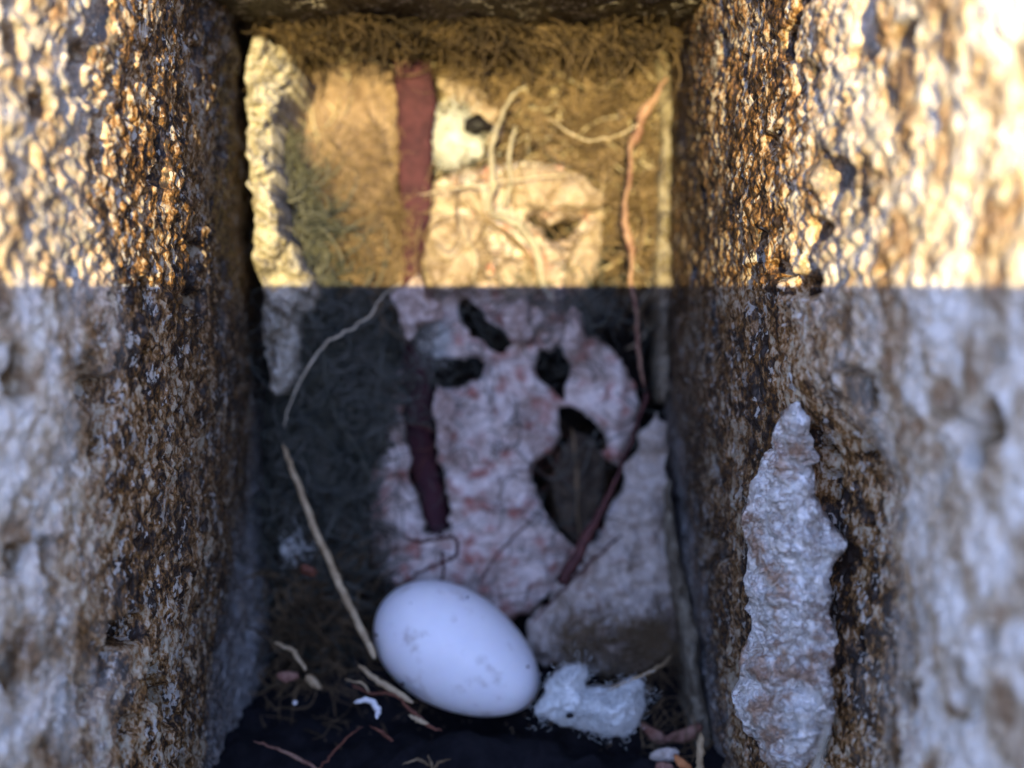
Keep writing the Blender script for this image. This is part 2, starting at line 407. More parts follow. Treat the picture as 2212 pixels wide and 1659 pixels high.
# ------------------------------------------------------------------ ground
def ground_v(w): return -6.95 - math.tan(PITCH)*(17.8-w)      # the level ground seen from the tilted frame
def soil_mesh():
    us = np.concatenate([np.linspace(-12, -6, 12, endpoint=False), np.arange(-6, 5, 0.06), np.linspace(5, 12, 14)])
    ws = np.concatenate([np.linspace(5, 12, 40, endpoint=False), np.arange(12, 23.5, 0.06), np.linspace(23.6, 27, 8)])
    Ug, Wg = np.meshgrid(us, ws); u, w = Ug.ravel(), Wg.ravel()
    q = np.stack([u, w, u*0], 1)
    v = -6.95-math.tan(PITCH)*(17.8-w) + 0.16*fbm(q/1.6, 4, 5) + 0.05*fbm(q/0.25, 3, 8)
    v += 0.12 + 0.46*np.exp(-((u+0.6)**2/1.6+(w-17.9)**2/0.3)) + 0.30*np.exp(-((u-1.6)**2/1.2+(w-17.3)**2/0.3)) + 0.10*fbm(q/0.6, 2, 11)
    v -= 0.5*np.exp(-((u+0.95)**2/1.2+(w-19.2)**2/0.7))
    v += 0.9*np.clip((w-20)/2, 0, 1)
    nr, nc = Ug.shape; idx = np.arange(nr*nc).reshape(nr, nc)
    f = np.stack([idx[:-1, :-1], idx[:-1, 1:], idx[1:, 1:], idx[1:, :-1]], -1).reshape(-1, 4)
    return np.stack([u, v, w], 1), f
sv, sf = soil_mesh()
soil = mesh_obj('soil', sv, sf, M['soil'], origin=np.array([0, ground_v(17.8), 17.8])); soil['kind'] = 'structure'
gm = bpy.data.meshes.new('ground')
gm.from_pydata([(x, y, -0.012) for x, y in ((-150, -150), (150, -150), (150, 150), (-150, 150))], [], [(0, 1, 2, 3)])
gn = NT('bare_earth', 0.95, 0.1)
gm.materials.append(gn.done(gn.ramp(gn.noise(3, 8, 0.6), [(0.3, (0.10, 0.085, 0.07)), (0.7, (0.2, 0.17, 0.13))])))
go = bpy.data.objects.new('ground', gm); COL.objects.link(go); go['kind'] = 'structure'

# ------------------------------------------------------------------ the two rough stone faces of the crevice
def wall(name, prof, edge, sign, mat, label, seed):
    """prof: (u, w) from the deep hidden end round to the outer face; edge: picture x of the deep rim against picture y"""
    prof = np.array(prof, float)
    seg = np.hypot(*np.diff(prof, axis=0).T); s = np.concatenate([[0], np.cumsum(seg)])
    fine0, fine1 = np.interp(0, [0], [0]), s[-1]
    def s_of(w): return np.interp(-w, -prof[1:-2, 1], s[1:-2])
    a, b = s_of(21.6), s_of(8.6)
    ss = np.concatenate([np.linspace(0, a, 10, endpoint=False), np.arange(a, b, 0.030), np.linspace(b, s[-1], 40)])
    # smooth profile by dense interpolation and blurring
    dn = np.linspace(0, s[-1], 2000); pu = np.interp(dn, s, prof[:, 0]); pw = np.interp(dn, s, prof[:, 1])
    kk = np.hanning(121); kk /= kk.sum()
    pu2 = np.convolve(np.pad(pu, 60, 'edge'), kk, 'valid'); pw2 = np.convolve(np.pad(pw, 60, 'edge'), kk, 'valid')
    u0 = np.interp(ss, dn, pu2); w0 = np.interp(ss, dn, pw2)
    tu, tw = np.gradient(u0, ss), np.gradient(w0, ss); L = np.hypot(tu, tw)+1e-9; tu, tw = tu/L, tw/L
    nu, nw = sign*-tw*-1, sign*tu*-1
    # make sure the normal points into the cavity / outward from the stone
    mid = len(ss)//2
    if nu[mid]*(-sign) < 0: nu, nw = -nu, -nw
    vs = np.concatenate([np.linspace(-15, -8.6, 14, endpoint=False), np.arange(-8.6, 8.9, 0.036), np.linspace(9, 16, 14)])
    S, Vv = np.meshgrid(np.arange(len(ss)), vs); S = S.ravel(); v = Vv.ravel()
    u, w = u0[S], w0[S]; NU, NW = nu[S], nw[S]
    # deep rim follows the outline seen at depth 21
    py = CY - v*F/21.0; ey = np.interp(py, [p[0] for p in edge], [p[1] for p in edge])
    rim = (ey-CX)/F*21.0
    base = np.interp(21.0, [18, 21], [0, 1])
    u = u + (rim-RIM[name])*np.clip((w-15.5)/5.0, 0, 1)
    if sign > 0: u = u + 1.0*np.clip((0.2-v)/1.5, 0, 1)*np.exp(-((w-13.6)/1.5)**2)
    q = np.stack([u, v, w], 1)
    qs = q*np.array([1, 0.6, 1])
    big = 0.13*fbm(q/2.6+seed, 2, seed) + 0.045*fbm(q/0.7, 3, seed+3)
    f1, f2 = worley(qs/0.24+0.9*np.stack([vnoise(q/0.4, 5), vnoise(q/0.4, 6), vnoise(q/0.4, 7)], 1), seed)
    g1, g2 = worley(qs/0.10+0.8*np.stack([vnoise(q/0.16, 8), vnoise(q/0.16, 9), vnoise(q/0.16, 10)], 1), seed+9)
    mask = np.clip(0.5+1.3*vnoise(q/1.3, seed+21), 0, 1)
    deep = np.clip((21.5-w)/4.5, 0.3, 1)
    disp = big + deep*((0.1+mask)*0.13*(0.55-f1) + 0.09*(0.5-g1)) + 0.045*fbm(q*np.array([1, 0.6, 1])/0.08, 2, seed+31)
    pits = np.clip(fbm(q*np.array([1, 0.7, 1])/0.5, 2, seed+40)-0.42, 0, 1); disp -= 1.3*pits*deep
    u = u + NU*disp; w = w + NW*disp
    nr, nc = len(vs), len(ss); idx = np.arange(nr*nc).reshape(nr, nc)
    f = np.stack([idx[:-1, :-1], idx[:-1, 1:], idx[1:, 1:], idx[1:, :-1]], -1).reshape(-1, 4)
    # back sheet closing the block
    V = np.stack([u, v, w], 1)
    o = mesh_obj(name, V, f, mat, origin=np.array([sign*5.0, ground_v(16), 16.0]))
    return tag(o, label, 'rock')
RIM = {'rock_wall': -5.15, 'rock_wall_': 0}
left_prof = [(-9, 24.5), (-5.5, 23.5), (-5.15, 21), (-5.2, 17.5), (-5.38, 15), (-5.72, 13), (-6.25, 11.4), (-7.2, 9.9), (-9.0, 8.6), (-14, 8.0), (-20, 8.0)]
left_edge = [(-200, 548), (0, 548), (300, 545), (700, 572), (900, 583), (1300, 585), (1400, 577), (1500, 572), (1659, 532), (1900, 500)]
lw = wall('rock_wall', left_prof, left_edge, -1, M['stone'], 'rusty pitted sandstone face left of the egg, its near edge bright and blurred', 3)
RIM['rock_wall'] = 3.42
right_prof = [(8, 24.5), (3.9, 23.5), (3.42, 21), (3.58, 17.5), (3.88, 14.6), (4.35, 12.5), (5.05, 10.6), (6.1, 9.0), (8.2, 7.8), (13, 7.3), (20, 7.3)]
right_edge = [(-200, 1437), (0, 1437), (300, 1440), (900, 1442), (1200, 1452), (1400, 1478), (1550, 1505), (1659, 1540), (1900, 1600)]
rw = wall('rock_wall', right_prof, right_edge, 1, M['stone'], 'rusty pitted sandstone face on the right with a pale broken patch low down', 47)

def dep(cx, cy, w0, ax, ay): return lambda x, y: w0 + ax*(x-cx)/100 + ay*(y-cy)/100
# pale broken patch of the right face, its relief built by hand
def spall_relief(x, y, d):
    q = np.stack([x/30, y/22, x*0], 1); f1, f2 = worley(q+0.25*np.stack([vnoise(q*2, 1), vnoise(q*2, 2), vnoise(q*2, 3)], 1), 77)
    r = -0.10*np.clip((f2-f1)*2.2, 0, 1)
    q2 = np.stack([x/75, y/60, x*0+4], 1); a1, a2 = worley(q2, 91)
    return 0.6*r - 0.16*np.clip((a2-a1)*2, 0, 1) + 0.12*vnoise(q2*0.7, 3)
patch('broken_patch', [(1690, 905), (1715, 862), (1742, 880), (1752, 935), (1772, 985), (1750, 1020), (1768, 1100), (1800, 1130), (1835, 1185), (1812, 1215),
      (1790, 1240), (1800, 1330), (1812, 1395), (1795, 1450), (1800, 1520), (1788, 1590), (1755, 1650), (1700, 1662), (1648, 1640), (1608, 1575), (1572, 1505),
      (1596, 1435), (1628, 1370), (1606, 1290), (1618, 1210), (1592, 1130), (1615, 1070), (1650, 1000)],
      lambda x, y: 14.3 - (x-1700)/100*0.45 + 0.0*y, M['broken'], dome=0.30, fall=24, step=3.5, jit=10, back=16.6, backshift=0.75, parent=rw, noise=((60, 0.14), (22, 0.09), (9, 0.05)), extra=spall_relief)
patch('pale_scab', [(1706, 352), (1728, 345), (1742, 400), (1748, 455), (1768, 500), (1762, 545), (1738, 520), (1716, 470), (1700, 410)], 14.55, M['broken'], dome=0.12, fall=16, step=3.5, jit=9, back=16.2, backshift=0.5, parent=rw, noise=((20, 0.1), (8, 0.05)))
patch('pale_scab', [(1706, 700), (1726, 690), (1738, 745), (1730, 800), (1742, 850), (1722, 860), (1704, 800)], 14.6, M['broken'], dome=0.1, fall=14, step=3.5, jit=9, back=16.2, backshift=0.5, parent=rw, noise=((20, 0.1), (8, 0.05)))
# crumbly mortar rim on the deep edge of the left face
patch('mortar_edge', [(532, 92), (575, 80), (615, 112), (650, 150), (640, 188), (606, 226), (590, 300), (592, 400), (608, 490), (645, 560), (692, 632), (676, 676),
      (642, 680), (640, 780), (615, 850), (588, 850), (572, 740), (566, 640), (552, 560), (542, 450), (534, 320), (536, 200)],
      lambda x, y: 18.9+0.3*np.sin(y/90)+(x-560)/100*0.5, M['mortar'], dome=0.3, fall=22, step=4, jit=10, back=23, parent=lw, noise=((50, 0.3), (24, 0.22), (10, 0.12)))
patch('mortar_edge', [(1425, 20), (1445, 60), (1452, 200), (1448, 420), (1450, 600), (1446, 760), (1440, 880), (1424, 860), (1428, 700), (1420, 560), (1427, 400), (1432, 250), (1412, 120), (1408, 60)],
      20.6, M['rim'], dome=0.15, fall=12, step=4, jit=5, back=23, parent=rw, noise=((34, 0.2), (12, 0.08)))
patch('weathered_rim', [(1445, 1000), (1462, 1180), (1500, 1330), (1520, 1500), (1560, 1680), (1470, 1680), (1500, 1560), (1480, 1400), (1452, 1250), (1440, 1120)],
      lambda x, y: 20.2-(y-1000)/100*0.28, M['rim'], dome=0.25, fall=14, step=4, jit=5, back=22.5, parent=rw, noise=((40, 0.16), (12, 0.06)))

# lintel stone roofing the crevice
def slab(name, u0, u1, v0, v1, w0, w1, mat, seed, amp=0.15, st=0.2, label=None, lipv=None):
    P = []
    nu_, nv_, nw_ = max(2, int((u1-u0)/st)), max(2, int((v1-v0)/st)), max(2, int((w1-w0)/st))
    vid = {}; V = []; Fc = []
    def vert(i, j, k):
        key = (i, j, k)
        if key not in vid:
            vid[key] = len(V); V.append((u0+(u1-u0)*i/nu_, v0+(v1-v0)*j/nv_, w0+(w1-w0)*k/nw_))
        return vid[key]
    for k in (0, nw_):
        for i in range(nu_):
            for j in range(nv_):
                q = [vert(i, j, k), vert(i+1, j, k), vert(i+1, j+1, k), vert(i, j+1, k)]; Fc.append(q if k == 0 else q[::-1])
    for j in (0, nv_):
        for i in range(nu_):
            for k in range(nw_):
                q = [vert(i, j, k), vert(i, j, k+1), vert(i+1, j, k+1), vert(i+1, j, k)]; Fc.append(q if j == 0 else q[::-1])
    for i in (0, nu_):
        for j in range(nv_):
            for k in range(nw_):
                q = [vert(i, j, k), vert(i, j+1, k), vert(i, j+1, k+1), vert(i, j, k+1)]; Fc.append(q if i == 0 else q[::-1])
    V = np.array(V)
    if lipv is not None:
        t = np.clip((V[:, 2]-w0)/(w1-w0), 0, 1); low = V[:, 1] < (v0+v1)/2
        V[:, 1] += np.where(low, lipv*(1-t), 0)
    for a in range(3): V[:, a] += amp*fbm(V/1.1+a*7, 4, seed+a)
    return mesh_obj(name, V, np.array(Fc), mat)
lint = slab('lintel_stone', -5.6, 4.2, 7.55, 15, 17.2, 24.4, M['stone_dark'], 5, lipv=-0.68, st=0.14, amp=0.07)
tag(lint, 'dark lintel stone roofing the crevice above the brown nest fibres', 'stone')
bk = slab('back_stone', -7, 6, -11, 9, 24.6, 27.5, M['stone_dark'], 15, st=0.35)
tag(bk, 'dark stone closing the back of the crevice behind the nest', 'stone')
# invented unseen block behind the viewpoint, its straight top edge cutting off the sun
kv = LIFT*-60.0
kb = bpy.data.meshes.new('shadow_block')
zt = (W(0, kv, -60.0)).z; yb = W(0, kv, -60.0).y
K = [(-0.9, yb, -0.02), (0.9, yb, -0.02), (0.9, yb, zt), (-0.9, yb, zt), (-0.9, yb-0.12, -0.02), (0.9, yb-0.12, -0.02), (0.9, yb-0.12, zt-0.002), (-0.9, yb-0.12, zt-0.002)]
kb.from_pydata(K, [], [(0, 1, 2, 3), (5, 4, 7, 6), (4, 0, 3, 7), (1, 5, 6, 2), (3, 2, 6, 7), (4, 5, 1, 0)])
kn = NT('shadow_block_mat', 0.9, 0.2)
kb.materials.append(kn.done(kn.ramp(kn.noise(30, 6, 0.6), [(0.3, (0.3, 0.28, 0.25)), (0.7, (0.42, 0.4, 0.36))])))
ko = bpy.data.objects.new('shadow_block', kb); COL.objects.link(ko); ko['kind'] = 'structure'

# ------------------------------------------------------------------ the nest
nest = empty('bird_nest', (-0.7, -7.0, 22.0))
tag(nest, 'bird nest of matted brown and olive fibres packed between the two stone faces', 'nest')
def recess(x, y):
    w = 22.0 + 0*x
    for cx, cy, rx, ry, dz in ((1030, 270, 40, 40, 0.5), (1010, 740, 110, 110, 1.6), (1200, 800, 60, 80, 1.9), (1250, 1040, 120, 190, 1.7), (1380, 860, 80, 260, 1.4), (1210, 500, 70, 45, 1.2),
                               (1440, 1540, 110, 110, 1.0), (620, 1560, 200, 90, 0.6)):
        w = w + dz*np.exp(-(((x-cx)/rx)**2+((y-cy)/ry)**2)**1.5)
    return w
def nestdep(x, y):
    w = recess(x, y)
    w = w - 0.9*np.clip((x-1300)/200, 0, 1)*np.clip((600-y)/500, 0, 1) - 0.8*np.clip((760-x)/160, 0, 1)
    return w
patch('nest_mat', [(500, -20), (1500, -20), (1500, 640), (1420, 700), (1300, 640), (900, 640), (850, 0), (500, 0)], nestdep, M['felt_brown'], dome=0, thick=0.4, step=6, jit=3, parent=nest, noise=((90, 0.35), (34, 0.25), (14, 0.12)), holes=[[(1110, 440), (1200, 425), (1300, 440), (1290, 530), (1200, 560), (1120, 530)]])
patch('nest_base', [(500, 560), (1090, 560), (1090, 400), (1310, 400), (1320, 560), (1520, 560), (1560, 1600), (480, 1600)], lambda x, y: nestdep(x, y)+0.25, M['void_dirt'], dome=0, thick=0.4, step=7, jit=3, parent=nest, noise=((60, 0.25), (18, 0.12)))  # near-black sheet: the darkness of the hollows put into its colour
patch('moss_pad', [(590, 260), (650, 380), (710, 500), (800, 590), (870, 660), (860, 760), (830, 850), (815, 1000), (790, 1100), (760, 1200), (800, 1290), (820, 1400), (760, 1460), (570, 1420), (560, 1000), (590, 600)],
      lambda x, y: nestdep(x, y)-0.35, M['felt_olive'], dome=0.5, fall=50, thick=0.5, step=6, jit=6, parent=nest, noise=((50, 0.3), (16, 0.14)))
def stuffp(o): o['kind'] = 'stuff'; return o
fd = lambda x, y: nestdep(x, y)-0.15
stuffp(fibres('brown_fibre', [(560, 20), (1450, 20), (1450, 600), (1330, 600), (1300, 350), (900, 340), (700, 150), (560, 200)], 21.6, 420, M['pale_fibre'], parent=nest, seed=42, depthfn=fd, bias=0.3, curl=0.8, rad=0.022, length=(0.8, 2.6), lift=(0.1, 0.5), dens=lambda x, y: 0.25+0.75*(x > 930)))
stuffp(fibres('brown_fibre', [(560, 20), (1450, 20), (1450, 620), (1310, 620), (1300, 420), (930, 360), (930, 160), (620, 140)], 21.6, 700, M['void_dirt'], parent=nest, seed=43, depthfn=fd, bias=0.3, curl=0.8, rad=0.03, length=(0.4, 1.8), lift=(0.1, 0.5)))
stuffp(fibres('brown_fibre', [(560, 40), (1450, 30), (1450, 620), (1330, 620), (1310, 370), (1120, 320), (940, 330), (930, 170), (800, 105), (640, 130), (600, 100)], 21.6, 3600, M['brown_fibre'], parent=nest, seed=2, depthfn=fd, bias=0.3, curl=0.8, rad=0.016))
stuffp(fibres('brown_fibre', [(960, 120), (1440, 110), (1430, 600), (1340, 500), (1300, 360), (1120, 310), (1000, 230)], 21.4, 1200, M['pale_fibre'], parent=nest, seed=3, depthfn=fd, curl=0.9, rad=0.007, length=(0.5, 1.6)))
od = lambda x, y: nestdep(x, y)-0.95
stuffp(fibres('olive_fibre', [(600, 280), (660, 400), (720, 520), (800, 600), (850, 660), (860, 760), (820, 900), (800, 1100), (760, 1200), (800, 1300), (790, 1430), (600, 1420), (590, 1000), (600, 600)], 21, 3600, M['olive_fibre'], parent=nest, seed=5, depthfn=od, curl=0.9, rad=0.014, length=(0.3, 1.2)))
stuffp(fibres('brown_fibre', [(600, 1150), (800, 1250), (830, 1450), (760, 1500), (590, 1440)], 20.5, 500, M['blackish_fibre'], parent=nest, seed=6, depthfn=lambda x, y: nestdep(x, y)-1.1, curl=0.7, rad=0.010))
stuffp(fibres('dark_fibre', [(870, 650), (1110, 640), (1120, 760), (960, 840), (880, 800)], 21.4, 110, M['olive_fibre'], parent=nest, seed=7, depthfn=lambda x, y: recess(x, y)-0.6, rad=0.008))
stuffp(fibres('dark_fibre', [(1170, 960), (1330, 960), (1330, 1060), (1260, 1190), (1190, 1120)], 21.4, 200, M['brown_fibre'], parent=nest, seed=8, depthfn=lambda x, y: recess(x, y)-0.5, rad=0.008, length=(0.3, 1)))

stuffp(fibres('hanging_fibre', [(545, -60), (1425, -60), (1425, 85), (980, 95), (820, 75), (640, 95), (545, 70)], 20.0, 2600, M['dark_brown_fibre'], parent=nest, seed=51, rad=0.013, length=(0.5, 1.8), bias=0.2, spread=0.7, lift=(-0.8, 0.9), curl=0.6))
stuffp(fibres('hanging_fibre', [(545, -60), (1425, -60), (1430, 75), (545, 70)], 19.4, 1500, M['blackish_fibre'], parent=nest, seed=52, rad=0.018, length=(0.4, 1.4), lift=(-0.8, 0.8), curl=0.8))  # shade under the lintel put into the colour of these fibres
stuffp(fibres('tangle_fibre', [(940, 80), (1440, 60), (1440, 600), (1330, 600), (1310, 370), (1130, 320), (950, 330)], 21, 800, M['brown_fibre'], parent=nest, seed=53, rad=0.026, length=(0.5, 2.4), lift=(0.3, 0.9), curl=0.9, depthfn=fd))
stuffp(fibres('tangle_fibre', [(600, 300), (660, 420), (720, 540), (800, 620), (840, 760), (810, 1000), (760, 1200), (800, 1420), (600, 1440), (585, 800)], 21, 700, M['moss_pale'], parent=nest, seed=54, rad=0.02, length=(0.4, 2.0), lift=(0.2, 0.7), curl=0.9, depthfn=od))
stuffp(fibres('tangle_fibre', [(600, 1180), (780, 1220), (830, 1440), (760, 1500), (585, 1480)], 20, 260, M['dark_brown_fibre'], parent=nest, seed=55, rad=0.024, length=(0.4, 1.8), lift=(0.2, 0.8), curl=0.6, depthfn=od))

# ------------------------------------------------------------------ sheets of bark paper woven into the nest
sh = patch('bark_sheet', [(600, 240), (650, 165), (700, 128), (800, 108), (850, 140), (868, 250), (856, 380), (862, 480), (872, 560), (884, 640), (850, 640), (800, 600), (745, 560), (700, 500), (690, 420), (640, 400), (612, 320)],
      lambda x, y: 21.3+0.2*np.cos((x-760)/90)-0.1, M['tan_paper'], dome=0.35, fall=60, thick=0.05, noise=((60, 0.14), (20, 0.05)), jit=5)
tag(sh, 'tan sheet of peeled bark at the upper left, left of the maroon ribbon', 'bark')
def crease(x, y, d):
    r = 0.16*np.exp(-((y-(470+(x-1040)*0.55))/16)**2)*((x > 1030) & (x < 1220))
    r += 0.10*np.exp(-((y-(410+0.1*(x-900)))/14)**2) + 0.06*np.sin((x+y*0.6)/34.0)
    q = np.stack([x/150+0.35*np.sin(y/70), y/26, x*0], 1); r += 0.13*(1-np.abs(vnoise(q, 71))*2.2).clip(0, 1)
    q = np.stack([x/40, y/130, x*0], 1); r -= 0.10*(1-np.abs(vnoise(q, 72))*2.5).clip(0, 1)
    r += 0.22*np.exp(-((y-665)/30)**2) - 0.16*np.exp(-((x-1190)/26)**2)*np.clip((740-y)/100, 0, 1)*np.clip((y-500)/60, 0, 1)
    return r
sh = patch('bark_sheet', [(900, 420), (960, 375), (1060, 360), (1130, 345), (1220, 365), (1285, 392), (1308, 430), (1300, 520), (1292, 590), (1270, 640), (1225, 660), (1235, 720), (1280, 726),
      (1335, 760), (1372, 830), (1378, 900), (1362, 960), (1345, 1020), (1400, 990), (1420, 1060), (1330, 1130), (1290, 1180), (1235, 1215), (1170, 1310), (1090, 1350), (960, 1340), (840, 1320), (808, 1260), (770, 1200), (762, 1150), (795, 1100), (800, 1020),
      (830, 985), (838, 900), (812, 840), (850, 810), (880, 760), (868, 700), (882, 640), (880, 560), (896, 490)],
      lambda x, y: 21.0-0.25*np.clip((y-800)/500, 0, 1)+0.25*np.abs((x-1080)/300)**2, M['bark_paper'], dome=0.12, fall=20, thick=0.08, step=4, jit=9, curl=-0.1,
      noise=((90, 0.26), (36, 0.06), (12, 0.025)), extra=crease,
      holes=[[(874, 715), (922, 705), (945, 850), (940, 960), (962, 1060), (972, 1150), (950, 1176), (926, 1150), (900, 1070), (878, 990), (868, 880)],
             [(1140, 462), (1175, 478), (1215, 480), (1262, 466), (1242, 500), (1212, 532), (1186, 518), (1160, 495)],
             [(985, 668), (1012, 642), (1045, 668), (1062, 700), (1092, 712), (1112, 752), (1085, 776), (1040, 742), (1002, 712)],
             [(905, 700), (940, 690), (968, 720), (950, 755), (985, 775), (1040, 768), (1062, 795), (1010, 832), (962, 850), (932, 820), (940, 785), (905, 760)],
             [(1158, 752), (1180, 765), (1207, 745), (1232, 778), (1226, 835), (1218, 872), (1196, 835), (1176, 828), (1160, 800)],
             [(1205, 885), (1245, 872), (1288, 908), (1318, 955), (1296, 988), (1338, 1002), (1362, 1040), (1322, 1090), (1300, 1140), (1262, 1195), (1228, 1168), (1196, 1128), (1158, 1070), (1148, 1040), (1166, 985), (1210, 950)]])
for ol, ww in (([(838, 640), (880, 612), (912, 590), (925, 640), (960, 668), (948, 700), (905, 706), (884, 742), (868, 700)], 20.25), ([(1080, 655), (1150, 640), (1180, 690), (1140, 745), (1098, 735)], 20.55), ([(1230, 650), (1262, 690), (1258, 760), (1226, 770), (1212, 710)], 20.5), ([(930, 845), (972, 836), (985, 900), (972, 985), (948, 990)], 20.45)):
    patch('torn_flap', ol, ww, M['flap'], dome=0.15, fall=14, thick=0.05, step=4, jit=8, parent=sh, noise=((26, 0.16), (10, 0.08)))
for ol, ww in (([(915, 420), (975, 400), (1040, 398), (1052, 450), (1040, 510), (1060, 560), (1040, 620), (960, 640), (918, 620), (908, 540), (925, 480)], 20.62),
               ([(1080, 372), (1160, 352), (1240, 372), (1300, 400), (1300, 450), (1262, 452), (1190, 448), (1130, 442), (1088, 425)], 20.55),
               ([(1235, 540), (1268, 480), (1300, 470), (1300, 560), (1272, 630), (1225, 640), (1208, 600)], 20.6),
               ([(1075, 560), (1120, 545), (1160, 580), (1168, 640), (1110, 655), (1072, 625)], 20.6),
               ([(945, 165), (1010, 175), (1070, 215), (1090, 300), (1060, 330), (1020, 225), (960, 230)], 21.0)):
    patch('tan_slab', ol, ww, M['slab'], dome=0.14, fall=22, thick=0.06, step=4, jit=9, parent=sh, curl=-0.05, noise=((46, 0.14), (15, 0.04)))
tag(sh, 'large torn cream and red blotched bark sheet with dark holes above the egg', 'bark')
sh = patch('bark_sheet', [(1345, 1010), (1395, 930), (1420, 880), (1436, 930), (1446, 1060), (1452, 1200), (1468, 1340), (1450, 1420), (1370, 1450), (1290, 1455), (1220, 1430), (1150, 1440), (1125, 1380), (1160, 1320), (1220, 1250), (1280, 1180), (1330, 1110)],
      lambda x, y: 20.5-0.35*np.clip((y-1000)/450, 0, 1), M['pale_paper'], dome=0.2, fall=40, thick=0.05, step=4, noise=((70, 0.2), (26, 0.12), (10, 0.04)), jit=11)
tag(sh, 'pale grey bark sheet beside the right stone face, above the white down tuft', 'bark')
f_ = fibres('red_fibre', [(820, 860), (1160, 860), (1160, 1330), (830, 1300)], 20.7, 70, M['red_stem'], seed=11, rad=0.007, length=(0.4, 1.5), lift=(0.1, 0.3), curl=0.4)
tag(f_, 'fine red rootlets lying over the blotched bark sheet', 'rootlets', kind='stuff')
f_ = fibres('edge_fuzz', [(780, 640), (960, 620), (1240, 600), (1400, 700), (1420, 1100), (1240, 1320), (820, 1330), (740, 1100), (800, 800)], 20.7, 430, M['moss_pale'], seed=61, rad=0.012, length=(0.3, 1.3), lift=(0.1, 0.35), curl=0.8,
    dens=lambda x, y: np.clip(0.35*np.exp(-((x-795)/30)**2)+np.exp(-((x-925)/45)**2-((y-730)/60)**2)+1.2*np.exp(-((x-1230)/140)**2-((y-640)/70)**2)+0.06, 0, 1))
tag(f_, 'grey fuzz creeping over the torn edges of the blotched bark sheet', 'fuzz', kind='stuff')
f_ = fibres('grey_fibre', [(640, 250), (860, 300), (880, 620), (700, 600)], 20.7, 420, M['brown_fibre'], seed=12, rad=0.011, length=(0.4, 1.6), lift=(0.1, 0.4), curl=0.7, dens=lambda x, y: np.clip((y-250)/350, 0.02, 1))
tag(f_, 'grey green fuzz creeping over the lower part of the tan bark', 'fuzz', kind='stuff')
f_ = fibres('tan_fibre', [(900, 350), (1300, 350), (1300, 640), (900, 620)], 20.7, 150, M['brown_fibre'], seed=13, rad=0.013, length=(0.4, 1.8), lift=(0.1, 0.35), curl=0.4)
tag(f_, 'tan hairs caught on the upper part of the blotched bark sheet', 'hairs', kind='stuff')
f_ = fibres('torn_fibre', [(1180, 1370), (1470, 1350), (1460, 1460), (1230, 1460)], 19.9, 500, M['brown_fibre'], seed=14, rad=0.008, length=(0.3, 1.2), lift=(0.0, 0.3), curl=0.5, bias=0.3, spread=0.6)
tag(f_, 'brown torn fibres under the pale grey bark sheet', 'fibres', kind='stuff')

# ribbon
def ribbon():
    C = [(888, 135, 42), (898, 220, 42), (897, 300, 37), (896, 380, 35), (898, 450, 32), (893, 520, 26), (890, 600, 20), (892, 660, 26), (900, 740, 30), (898, 830, 32), (903, 900, 29),
         (908, 980, 30), (930, 1060, 28), (942, 1120, 24), (955, 1168, 18)]
    P = catmull([(a, b, c) for a, b, c in C], 8); n = len(P); V = []; m = 9
    rng = np.random.RandomState(4)
    for i, (x, y, hw) in enumerate(P):
        w = 20.5 - 0.15*math.sin(y/170.0) + 1.15*min(1, max(0, (y-640)/90)) - 0.2*max(0, (y-1080)/90)
        for k in range(m):
            t = k/(m-1)*2-1; e = 1+0.04*rng.randn() if abs(t) == 1 else 1
            u, v, _ = U(x+t*hw*e, y+t*4, w); V.append((u, v, w-0.10*(1-t*t)+0.05*math.sin(y/30.0+t)))
    V = np.array(V); idx = np.arange(n*m).reshape(n, m)
    f = np.stack([idx[:-1, :-1], idx[:-1, 1:], idx[1:, 1:], idx[1:, :-1]], -1).reshape(-1, 4); N = len(V)
    V2 = V+np.array([0, 0, 0.035])
    ring = list(idx[0]) + list(idx[1:, -1]) + list(idx[-1, ::-1][1:]) + list(idx[::-1, 0][1:-1])
    side = [(ring[(k+1) % len(ring)], ring[k], ring[k]+N, ring[(k+1) % len(ring)]+N) for k in range(len(ring))]
    o = mesh_obj('ribbon', np.concatenate([V, V2]), np.concatenate([f, f[:, ::-1]+N, np.array(side)]), M['ribbon'])
    return tag(o, 'maroon strip of ribbon hanging down the nest wall to the egg', 'ribbon')
ribbon()
stem('thread', [(870, 1160, 20.0), (905, 1170, 19.9), (945, 1165, 19.8), (975, 1160, 19.7), (990, 1178, 19.7), (980, 1205, 19.8), (950, 1218, 19.9), (900, 1240, 20.0), (850, 1290, 20.1)], [0.03, 0.035, 0.03], M['dark_stem'],
     'dark red thread looping from the ribbon end down behind the egg', 'thread')
stem('thread', [(955, 1190, 19.9), (958, 1230, 19.9), (950, 1270, 20.0)], [0.035, 0.03], M['dark_stem'], 'short upright dark red thread between ribbon end and egg', 'thread')

